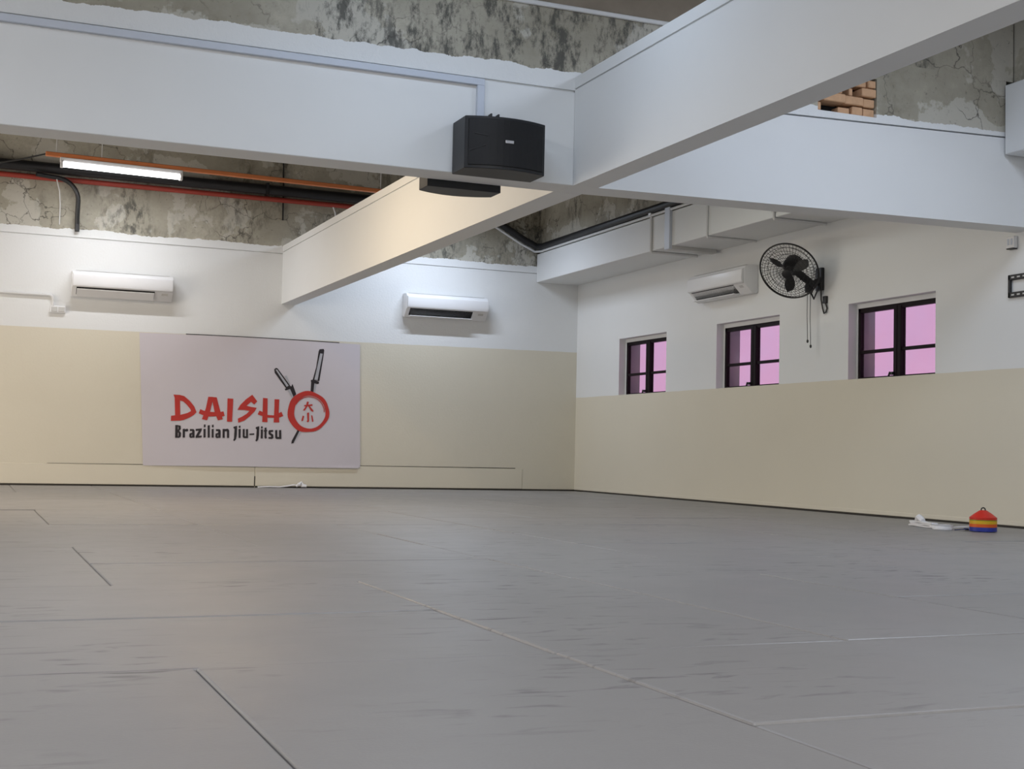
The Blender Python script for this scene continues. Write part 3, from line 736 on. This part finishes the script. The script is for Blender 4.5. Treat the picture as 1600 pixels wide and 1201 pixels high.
pipe('cable', [(1.75, 31.85, 7.0), (1.83, 31.98, 6.75), (1.86, 32.1, 6.45), (1.86, 32.11, 6.0)], .014, M['conduit'], 'thin pale cable beside the black bent hose on the bare cement', 'cable', None, 6)
pipe('cable', [(7.02, 32.09, 8.3), (7.04, 32.09, 7.4), (7.05, 32.09, 6.55)], .02, M['wire'], 'thin black vertical cable crossing the red pipe on the cement', 'cable', None, 6)
pipe('cable', [(8.28, 32.0, 6.98), (8.36, 32.08, 6.85), (8.38, 32.11, 6.5)], .016, M['conduit'], 'short pale cable hanging from the red pipe beside the long beam', 'cable', None, 6)
# conduit and switch left of the banner
t = thing('conduit', (1.79, YW, 4.1), 'white conduit along the back wall bending down to a switch box', 'conduit')
MB().tube([(XL + .1, YW - .04, 4.36), (1.70, YW - .04, 4.355)] + arc((1.70, YW - .04, 4.265), .09, 90, 0, (1, 0, 0), (0, 0, 1), 5) + [(1.79, YW - .04, 4.10)], .035, 10).build('run', M['conduit'], t, smooth=True)
t = thing('switch_box', (1.90, YW, 3.95), 'white double switch box on the back wall below the bent conduit', 'switch')
MB().box(1.73, YW - .07, 3.955, 2.07, YW - .006, 4.115).build('box', M['plastic'], t, bevel=.012, segs=2)
for a in (1.755, 1.91):
    MB().box(a, YW - .082, 3.98, a + .135, YW - .068, 4.09).build('rocker', M['lowplastic'], t, bevel=.006, segs=1)

# conduits on the casing of the window wall
xs = 13.90
def casing_conduit(y, top, r, label, wall_x=15.06, dip=0.0):
    t = thing('conduit', (xs, y, 5.4), label, 'conduit', 'conduits bent under the casing')
    p = [(xs - r, y, top), (xs - r, y, 5.50)] + [(xs - r * .4, y, 5.47), (xs + .06, y, 5.50 - r)] + [(wall_x, y, 5.50 - r)]
    MB().tube(p, r, 8).build('run', M['conduit'], t, smooth=True)
    MB().box(xs - r * 2.6, y - .05, top - .02, xs, y + .05, top + .05).build('saddle', M['plastic'], t)
casing_conduit(25.76, 6.30, .030, 'thin white conduit bent under the casing, farthest of the three, left of the wide trunking')
casing_conduit(23.37, 6.26, .024, 'thin white conduit bent under the casing, middle one, above the wall air conditioner')
casing_conduit(20.95, 5.62, .028, 'short white conduit bent under the casing next to the cross beam')
t = thing('cable_trunking', (xs, 25.0, 5.4), 'wide grey trunking down the casing and along its underside to the window wall', 'trunking')
MB().box(xs - .07, 24.86, 5.43, xs, 25.08, 6.34).build('vertical_run', M['trunk'], t, bevel=.006, segs=1)
MB().box(xs, 24.86, 5.42, 15.02, 25.08, 5.50).build('underside_run', M['lowplastic'], t, bevel=.006, segs=1)
t = pipe('pipe', [(13.86, 17.0, 6.42), (13.86, 31.7, 6.40), (13.80, 31.95, 6.42), (13.5, 32.0, 6.56), (12.3, 32.02, 7.22)], .085, M['black'], 'black pipe along the top of the casing, climbing left up the back wall', 'pipe', None, 12)
t = pipe('conduit', [(13.87, 17.0, 6.285), (13.87, 31.8, 6.285), (13.80, 32.05, 6.30), (13.4, 32.08, 6.48), (12.3, 32.08, 7.06)], .03, M['conduit'], 'thin white conduit under the black pipe on top of the casing', 'conduit', None, 8)

# ------------------------------------------------------------------ wall fan
c = Vector((14.40, 21.20, 4.555))
nrm = Vector((-.743, -.504, -.61)).normalized()        # the fan looks into the room, a little down
R_ = .575
t = thing('wall_fan', (14.9, 21.2, 4.45), 'black wall fan with round wire cage and pull cords between two windows', 'fan')
fu = nrm.cross(Vector((0, 0, 1))).normalized()
fv = fu.cross(nrm).normalized()
def fp(a, r, d):
    return c + (fu * math.cos(a) + fv * math.sin(a)) * r + nrm * d
def ringpath(r, d, n=48):
    return [fp(2 * math.pi * k / n, r, d) for k in range(n)]
MB().tube(ringpath(R_, 0), .017, 8, True).build('cage_rim', M['wire'], t, smooth=True)
front = MB()
for r, d in ((.52, .05), (.46, .085), (.40, .105), (.33, .125), (.27, .136), (.20, .145), (.14, .15)):
    front.tube(ringpath(r, d, 40), .0045, 5, True)
nw = 56
for k in range(nw):
    a = 2 * math.pi * k / nw
    front.tube([fp(a, R_, .0), fp(a + .05, .50, .08), fp(a + .16, .32, .13), fp(a + .30, .09, .15)], .0034, 4)
fo = front.build('front_cage', M['wire'], t)
MB().lathe([(0, .165), (.07, .163), (.095, .15), (.095, .135), (0, .135)], c, nrm, 24).build('cage_badge', M['black'], t, smooth=True)
back = MB()
for r, d in ((.45, -.09), (.30, -.13)):
    back.tube(ringpath(r, d, 40), .0045, 5, True)
for k in range(40):
    a = 2 * math.pi * k / 40
    back.tube([fp(a, R_, .0), fp(a, .46, -.085), fp(a, .32, -.125), fp(a, .12, -.14)], .0036, 4)
back.build('rear_cage', M['wire'], t)
for k in range(3):
    a0 = math.radians(40 + 120 * k)
    mb = MB()
    rows = []
    for i in range(9):
        r = .07 + .37 * i / 8
        w = (.20 + .42 * math.sin(math.pi * min(1, (i + 1.2) / 9.5))) * (1 if i < 8 else .75)
        row = []
        for jx in range(7):
            f = jx / 6 - .5
            row.append(fp(a0 + f * w * (1.25 - .35 * i / 8), r, -.005 + f * .085))
        rows.append(row)
    vt = [[mb.bm.verts.new(p) for p in row] for row in rows]
    vb = [[mb.bm.verts.new(p - nrm * .008) for p in row] for row in rows]
    for i in range(8):
        for jx in range(6):
            mb.bm.faces.new([vt[i][jx], vt[i][jx + 1], vt[i + 1][jx + 1], vt[i + 1][jx]])
            mb.bm.faces.new([vb[i][jx + 1], vb[i][jx], vb[i + 1][jx], vb[i + 1][jx + 1]])
    for i in range(8):
        for jx in (0, 6):
            mb.bm.faces.new([vt[i][jx], vt[i + 1][jx], vb[i + 1][jx], vb[i][jx]])
    for jx in range(6):
        for i in (0, 8):
            mb.bm.faces.new([vt[i][jx], vb[i][jx], vb[i][jx + 1], vt[i][jx + 1]])
    mb.build('blade', M['black'], t, smooth=True)
MB().lathe([(0, .10), (.06, .09), (.085, .04), (.085, -.04), (0, -.04)], c, nrm, 24).build('hub', M['black'], t, smooth=True)
MB().lathe([(0, -.13), (.15, -.135), (.185, -.17), (.185, -.32), (.15, -.38), (.06, -.405), (0, -.41)], c, nrm, 28).build('motor', M['black'], t, smooth=True)
mc = c - nrm * .30
wp = Vector((XW, 21.17, 4.44))
mb = MB()
mb.tube([mc - Vector((0, 0, .10)), mc - Vector((-.05, .10, .20)), wp + Vector((-.18, .05, -.10)), wp + Vector((-.03, 0, -.02))], [.08, .075, .075, .085], 10)
mb.build('arm', M['black'], t, smooth=True)
MB().box(XW - .07, 21.08, 4.22, XW, 21.28, 4.66).build('wall_plate', M['black'], t, bevel=.015, segs=2)
kb = wp + Vector((-.22, .10, -.22))
MB().lathe([(0, 0), (.075, .01), (.085, .12), (.06, .20), (0, .21)], kb - Vector((0, 0, .05)), (0, 0, 1), 16).build('switch_housing', M['black'], t, smooth=True)
for dx, dz in ((.0, -.92), (.03, -1.02)):
    q = kb + Vector((dx, .05 - dx * 2, -.03))
    MB().tube([q, q + Vector((.0, 0, dz * .5)), q + Vector((.01, -.01, dz))], .0065, 5).build('pull_cord', M['wire'], t)
    MB().lathe([(0, 0), (.018, .015), (.022, .05), (0, .08)], q + Vector((.01, -.01, dz - .06)), (0, 0, 1), 10).build('cord_knob', M['black'], t)
pw = Vector((XW - .03, 21.02, 4.03))
path = [wp + Vector((-.05, -.05, -.20)), wp + Vector((-.05, -.06, -.40)), wp + Vector((-.04, -.10, -.58)), Vector((XW - .03, 20.98, 3.80)) + Vector((0, .06, -.03)),
        Vector((XW - .03, 20.98, 3.79)), Vector((XW - .03, 20.95, 3.86)), pw + Vector((0, -.02, -.06))]
MB().tube(path, .015, 8).build('power_cord', M['wire'], t, smooth=True)
MB().tube([kb + Vector((.05, .05, .02)), kb + Vector((.08, -.05, -.16)), kb + Vector((.10, -.14, .0)), wp + Vector((-.05, -.05, -.08))], .018, 8).build('looped_cord', M['wire'], t, smooth=True)
tag(MB().box(XW - .06, 20.96, 3.96, XW, 21.06, 4.10).build('wall_socket', M['black'], bevel=.012, segs=2), 'small black wall socket with the fan cord plugged in, right of the fan', 'socket')

# ------------------------------------------------------------------ socket and screen bracket at the right edge
t = thing('wall_socket', (XW, 16.13, 4.35), 'white surface socket on the window wall just under the cross beam', 'socket')
MB().box(XW - .08, 16.04, 4.36, XW, 16.21, 4.55).build('box', M['plastic'], t, bevel=.012, segs=2)
for dy in (.03, .10):
    MB().box(XW - .088, 16.04 + dy, 4.41, XW - .078, 16.04 + dy + .04, 4.51).build('rocker', M['trunk'], t, bevel=.004, segs=1)
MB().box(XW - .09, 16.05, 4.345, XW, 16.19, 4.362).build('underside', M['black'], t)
t = thing('screen_bracket', (XW, 15.6, 3.58), 'black perforated metal screen bracket on the window wall at the right edge', 'bracket')
for z in (3.585, 3.86):
    MB().box(XW - .05, 15.0, z, XW - .005, 16.20, z + .085).build('rail', M['black'], t, bevel=.006, segs=1)
    for k in range(9):
        y = 15.1 + k * .12
        MB().box(XW - .054, y, z + .03, XW - .048, y + .06, z + .052).build('slot', M['lowplastic'], t)
for y in (16.155, 15.0):
    MB().box(XW - .05, y, 3.585, XW - .005, y + .045, 3.945).build('upright', M['black'], t, bevel=.006, segs=1)

# ------------------------------------------------------------------ banner with printed emblem
t = thing('banner', (6.5, YW, .5), 'white vinyl banner with red and black lettering and crossed swords on the back wall', 'banner')
B00, B10, B01, B11 = (3.93, .487), (9.20, .526), (3.74, 3.605), (9.105, 3.60)
def bxz(u, v):
    x = (B00[0] * (1 - u) + B10[0] * u) * (1 - v) + (B01[0] * (1 - u) + B11[0] * u) * v
    z = (B00[1] * (1 - u) + B10[1] * u) * (1 - v) + (B01[1] * (1 - u) + B11[1] * u) * v
    z += .02 * v * math.sin(math.pi * u)
    return x, z
def boff(x, z):
    u = min(1, max(0, (x - 3.85) / 5.3))
    v = min(1, max(0, (z - .5) / 3.07))
    s = math.sin(math.pi * u)
    return .022 + .05 * s * v ** 3 + .035 * s * (1 - v) ** 6 + .012 * math.sin(5 * u + 1) * math.sin(math.pi * v)
nu, nv = 40, 24
mb = MB()
F = [[None] * (nu + 1) for _ in range(nv + 1)]
K = [[None] * (nu + 1) for _ in range(nv + 1)]
for j in range(nv + 1):
    for i in range(nu + 1):
        x, z = bxz(i / nu, j / nv)
        d = boff(x, z)
        F[j][i] = mb.bm.verts.new((x, YW - d, z))
        K[j][i] = mb.bm.verts.new((x, YW - d + .005, z))
for j in range(nv):
    for i in range(nu):
        mb.bm.faces.new([F[j][i], F[j][i + 1], F[j + 1][i + 1], F[j + 1][i]])
        mb.bm.faces.new([K[j][i + 1], K[j][i], K[j + 1][i], K[j + 1][i + 1]])
for j in range(nv):
    for i in (0, nu):
        mb.bm.faces.new([F[j][i], F[j + 1][i], K[j + 1][i], K[j][i]])
for i in range(nu):
    for j in (0, nv):
        mb.bm.faces.new([F[j][i], K[j][i], K[j][i + 1], F[j][i + 1]])
sheet = mb.build('sheet', M['banner'], t, smooth=True)
tp = []
for i in range(8, 37):
    x, z = bxz(i / nu, 1.0)
    tp.append((x, YW - boff(x, z) + .004, z + .008))
MB().tube(tp, .011, 6).build('top_shade_line', M['wire'], t)  # dark line modelled in place of the shadow along the banner's top edge
MB().box(5.4, YW - .034 - .02, .50, 9.15, YW - .02, .535).build('bottom_hem', M['banner'], t)
def prints(name, key, mat, lift, idx=None):
    mb = MB()
    for q, poly in enumerate(GLYPHS[key]):
        if idx is not None and q not in idx:
            continue
        vs_ = [mb.bm.verts.new((x, YW - boff(x, z) - lift, z)) for x, z in poly]
        try:
            f = mb.bm.faces.new(vs_)
        except ValueError:
            continue
    mb.bm.normal_update()
    bmesh.ops.triangulate(mb.bm, faces=mb.bm.faces, quad_method='BEAUTY', ngon_method='EAR_CLIP')
    bm2 = bmesh.ops.extrude_face_region(mb.bm, geom=list(mb.bm.faces))
    ev = [v for v in bm2['geom'] if isinstance(v, bmesh.types.BMVert)]
    bmesh.ops.translate(mb.bm, vec=(0, .002, 0), verts=ev)
    o = mb.build(name, mat, t)
    return o
for a_, s_ in (((0, 1, 2), (0, 1)), ((3, 4, 5), (2, 3, 5)), ((6,), (4,))):
    prints('sword_print', 'sword', M['ink_black'], .0060, a_)
    prints('sword_highlight_print', 'shine', M['ink_grey'], .0085, s_)
prints('ring_print', 'ring', M['ink_red'], .0110)
prints('character_print', 'kanji', M['ink_red'], .0080)
prints('red_lettering', 'word', M['ink_red'], .0080)
prints('black_lettering', 'line', M['ink_black'], .0080)

# ------------------------------------------------------------------ things on the mats
# stack of disc cones: each disc is a thing
cx_, cy_ = 13.72, 15.22
step = .0118
order = ['blue'] * 5 + ['orange'] * 4 + ['yellow'] * 4 + ['green'] * 1 + ['red'] * 3
LBL = {'blue': 'blue disc cone low in the rainbow stack by the window wall',
       'orange': 'orange-red disc cone in the middle of the rainbow stack, between yellow and blue',
       'yellow': 'yellow disc cone in the upper middle of the rainbow stack',
       'green': 'olive green disc cone just below the red ones of the rainbow stack',
       'red': 'red disc cone at the top of the rainbow stack'}
protos = {}
for k, cn in enumerate(order):
    z0 = .006 + k * step
    if cn not in protos:
        mb = MB().lathe([(.186, 0), (.192, .002), (.192, .010), (.184, .015), (.125, .062), (.055, .108), (.048, .112), (.044, .106), (.120, .054), (.178, .006)], (0, 0, 0), (0, 0, 1), 36)
        bmesh.ops.translate(mb.bm, vec=(cx_, cy_, z0), verts=mb.bm.verts)
        o = mb.build('disc_cone', M['cone_' + cn], smooth=True)
        protos[cn] = o
    else:
        o = protos[cn].copy()
        COL.objects.link(o)
        o.location.z = z0 * S
    lb = LBL[cn]
    if k == 0:
        lb = 'lowest blue disc cone, resting on the grey mat under the rainbow stack'
    if k == len(order) - 1:
        lb = 'topmost red disc cone of the rainbow stack, its whole dome in view'
    tag(o, lb, 'cone', 'disc cones in the rainbow stack: ' + cn)
t = thing('cone_carrier', (cx_, cy_, 0), 'black carrier rod with a loop handle through the stack of disc cones', 'carrier')
zt = .006 + len(order) * step + .095
MB().lathe([(0, 0), (.06, 0), (.06, .005), (.022, .008), (.022, zt + .0), (0, zt + .005)], (cx_, cy_, 0), (0, 0, 1), 16).build('rod', M['black'], t, smooth=True)
MB().tube(arc((cx_, cy_, zt + .012), .030, 0, 360, (.92, -.38, 0), (0, 0, 1), 16)[:-1], .009, 8, True).build('handle', M['black'], t, smooth=True)

def belt(name, path, w, th, mat, label, cat='belt', group=None):
    """a flat cotton strip that follows a path (list of points), lying on edge or flat"""
    mb = MB()
    P = [Vector(p) for p in path]
    rows = []
    for i, p in enumerate(P):
        a, b_ = P[max(0, i - 1)], P[min(len(P) - 1, i + 1)]
        tdir = (b_ - a).normalized()
        side = tdir.cross(Vector((0, 0, 1)))
        side = side.normalized() if side.length > .05 else Vector((0, 1, 0))
        nn = side.cross(tdir).normalized()
        rows.append([mb.bm.verts.new(p + side * sx_ * w / 2 + nn * sz * th / 2) for sx_, sz in ((-1, -1), (1, -1), (1, 1), (-1, 1))])
    for A, B in zip(rows, rows[1:]):
        for j in range(4):
            mb.bm.faces.new([A[j], A[(j + 1) % 4], B[(j + 1) % 4], B[j]])
    mb.bm.faces.new(rows[0][::-1])
    mb.bm.faces.new(rows[-1])
    return tag(mb.build(name, mat, smooth=True), label, cat, group)
# rolled white belt
t = thing('rolled_belt', (13.38, 15.62, 0), 'white belt rolled into a flat disc, left of the disc cones', 'belt')
sp = []
for k in range(60):
    a = k * .42
    r = .03 + .0045 * k * .46
    sp.append((13.36 + r * math.cos(a), 15.66 + r * math.sin(a), .045))
mb = MB()
rows = []
for i, p in enumerate(sp):
    rows.append([mb.bm.verts.new((p[0], p[1], z)) for z in (.002, .075 + .004 * math.sin(i))])
for A, B in zip(rows, rows[1:]):
    mb.bm.faces.new([A[0], B[0], B[1], A[1]])
bmesh.ops.solidify(mb.bm, geom=list(mb.bm.faces), thickness=.011)
mb.build('coil', M['cloth'], t, smooth=True)
MB().lathe([(0, .060), (.11, .064), (.145, .052), (.15, .03), (.145, .004), (0, .004)], (13.36, 15.66, 0), (0, 0, 1), 28).build('core', M['cloth'], t, smooth=True)
# folded white belt
t = thing('folded_belt', (13.55, 16.2, 0), 'white belt folded in flat layers with its end standing up, near the window wall', 'belt')
for k, (xa, ya, xb, yb2) in enumerate(((13.66, 16.72, 13.42, 15.80), (13.64, 16.66, 13.45, 15.86), (13.66, 16.70, 13.46, 15.95))):
    mb = MB()
    z = .002 + k * .027
    dx, dy = (xb - xa), (yb2 - ya)
    L = math.hypot(dx, dy)
    ux, uy = -dy / L * .05, dx / L * .05
    n = 10
    rows = []
    for i in range(n + 1):
        f = i / n
        zz = z + .006 * math.sin(9 * f + k * 2)
        zz = max(z, zz)
        px_, py_ = xa + dx * f, ya + dy * f
        rows.append([mb.bm.verts.new(q) for q in ((px_ - ux, py_ - uy, zz), (px_ + ux, py_ + uy, zz), (px_ + ux, py_ + uy, zz + .024), (px_ - ux, py_ - uy, zz + .024))])
    for A, B in zip(rows, rows[1:]):
        for j in range(4):
            mb.bm.faces.new([A[j], A[(j + 1) % 4], B[(j + 1) % 4], B[j]])
    mb.bm.faces.new(rows[0][::-1])
    mb.bm.faces.new(rows[-1])
    mb.build('layer', M['cloth'], t, smooth=True)
MB().tube([(13.60, 16.52, .085), (13.59, 16.48, .115), (13.57, 16.43, .145), (13.56, 16.38, .12), (13.55, 16.32, .09)], [.04, .05, .045, .05, .04], 8).build('loose_end', M['cloth'], t, smooth=True)
belt('blue_belt', [(13.47, 15.52, .008), (13.52, 15.42, .02), (13.56, 15.37, .034), (13.60, 15.44, .03), (13.66, 15.48, .008)], .05, .012, M['blue_cloth'], 'short dark blue belt end lying between the white belt and the cones')
belt('white_strip', [(13.50, 15.75, .012), (13.62, 15.62, .045), (13.78, 15.52, .055), (13.9, 15.46, .03), (14.0, 15.4, .012)], .07, .014, M['cloth'], 'white belt end trailing from the rolled belt towards the cones')
# torn tape at the foot of the back wall
t = thing('crumpled_tape', (7.5, 31.9, 0), 'crumpled white tape with a knot at the foot of the back wall, under the banner', 'tape')
mb = MB()
rows = []
pts = [(6.62, .012), (6.9, .025), (7.15, .02), (7.35, .045), (7.5, .075), (7.62, .06)]
for x, z in pts:
    rows.append([mb.bm.verts.new(q) for q in ((x, YW - .20, z - .01), (x, YW - .13, z), (x, YW - .13, z + .018), (x, YW - .20, z + .012))])
for A, B in zip(rows, rows[1:]):
    for j in range(4):
        mb.bm.faces.new([A[j], A[(j + 1) % 4], B[(j + 1) % 4], B[j]])
mb.bm.faces.new(rows[0][::-1])
mb.bm.faces.new(rows[-1])
mb.build('strip', M['cloth'], t)
MB().tube([(7.55, YW - .2, .04), (7.62, YW - .22, .09), (7.68, YW - .19, .15), (7.70, YW - .2, .06), (7.80, YW - .24, .05)], [.02, .045, .02, .05, .03], 7).build('knot', M['cloth'], t, smooth=True)
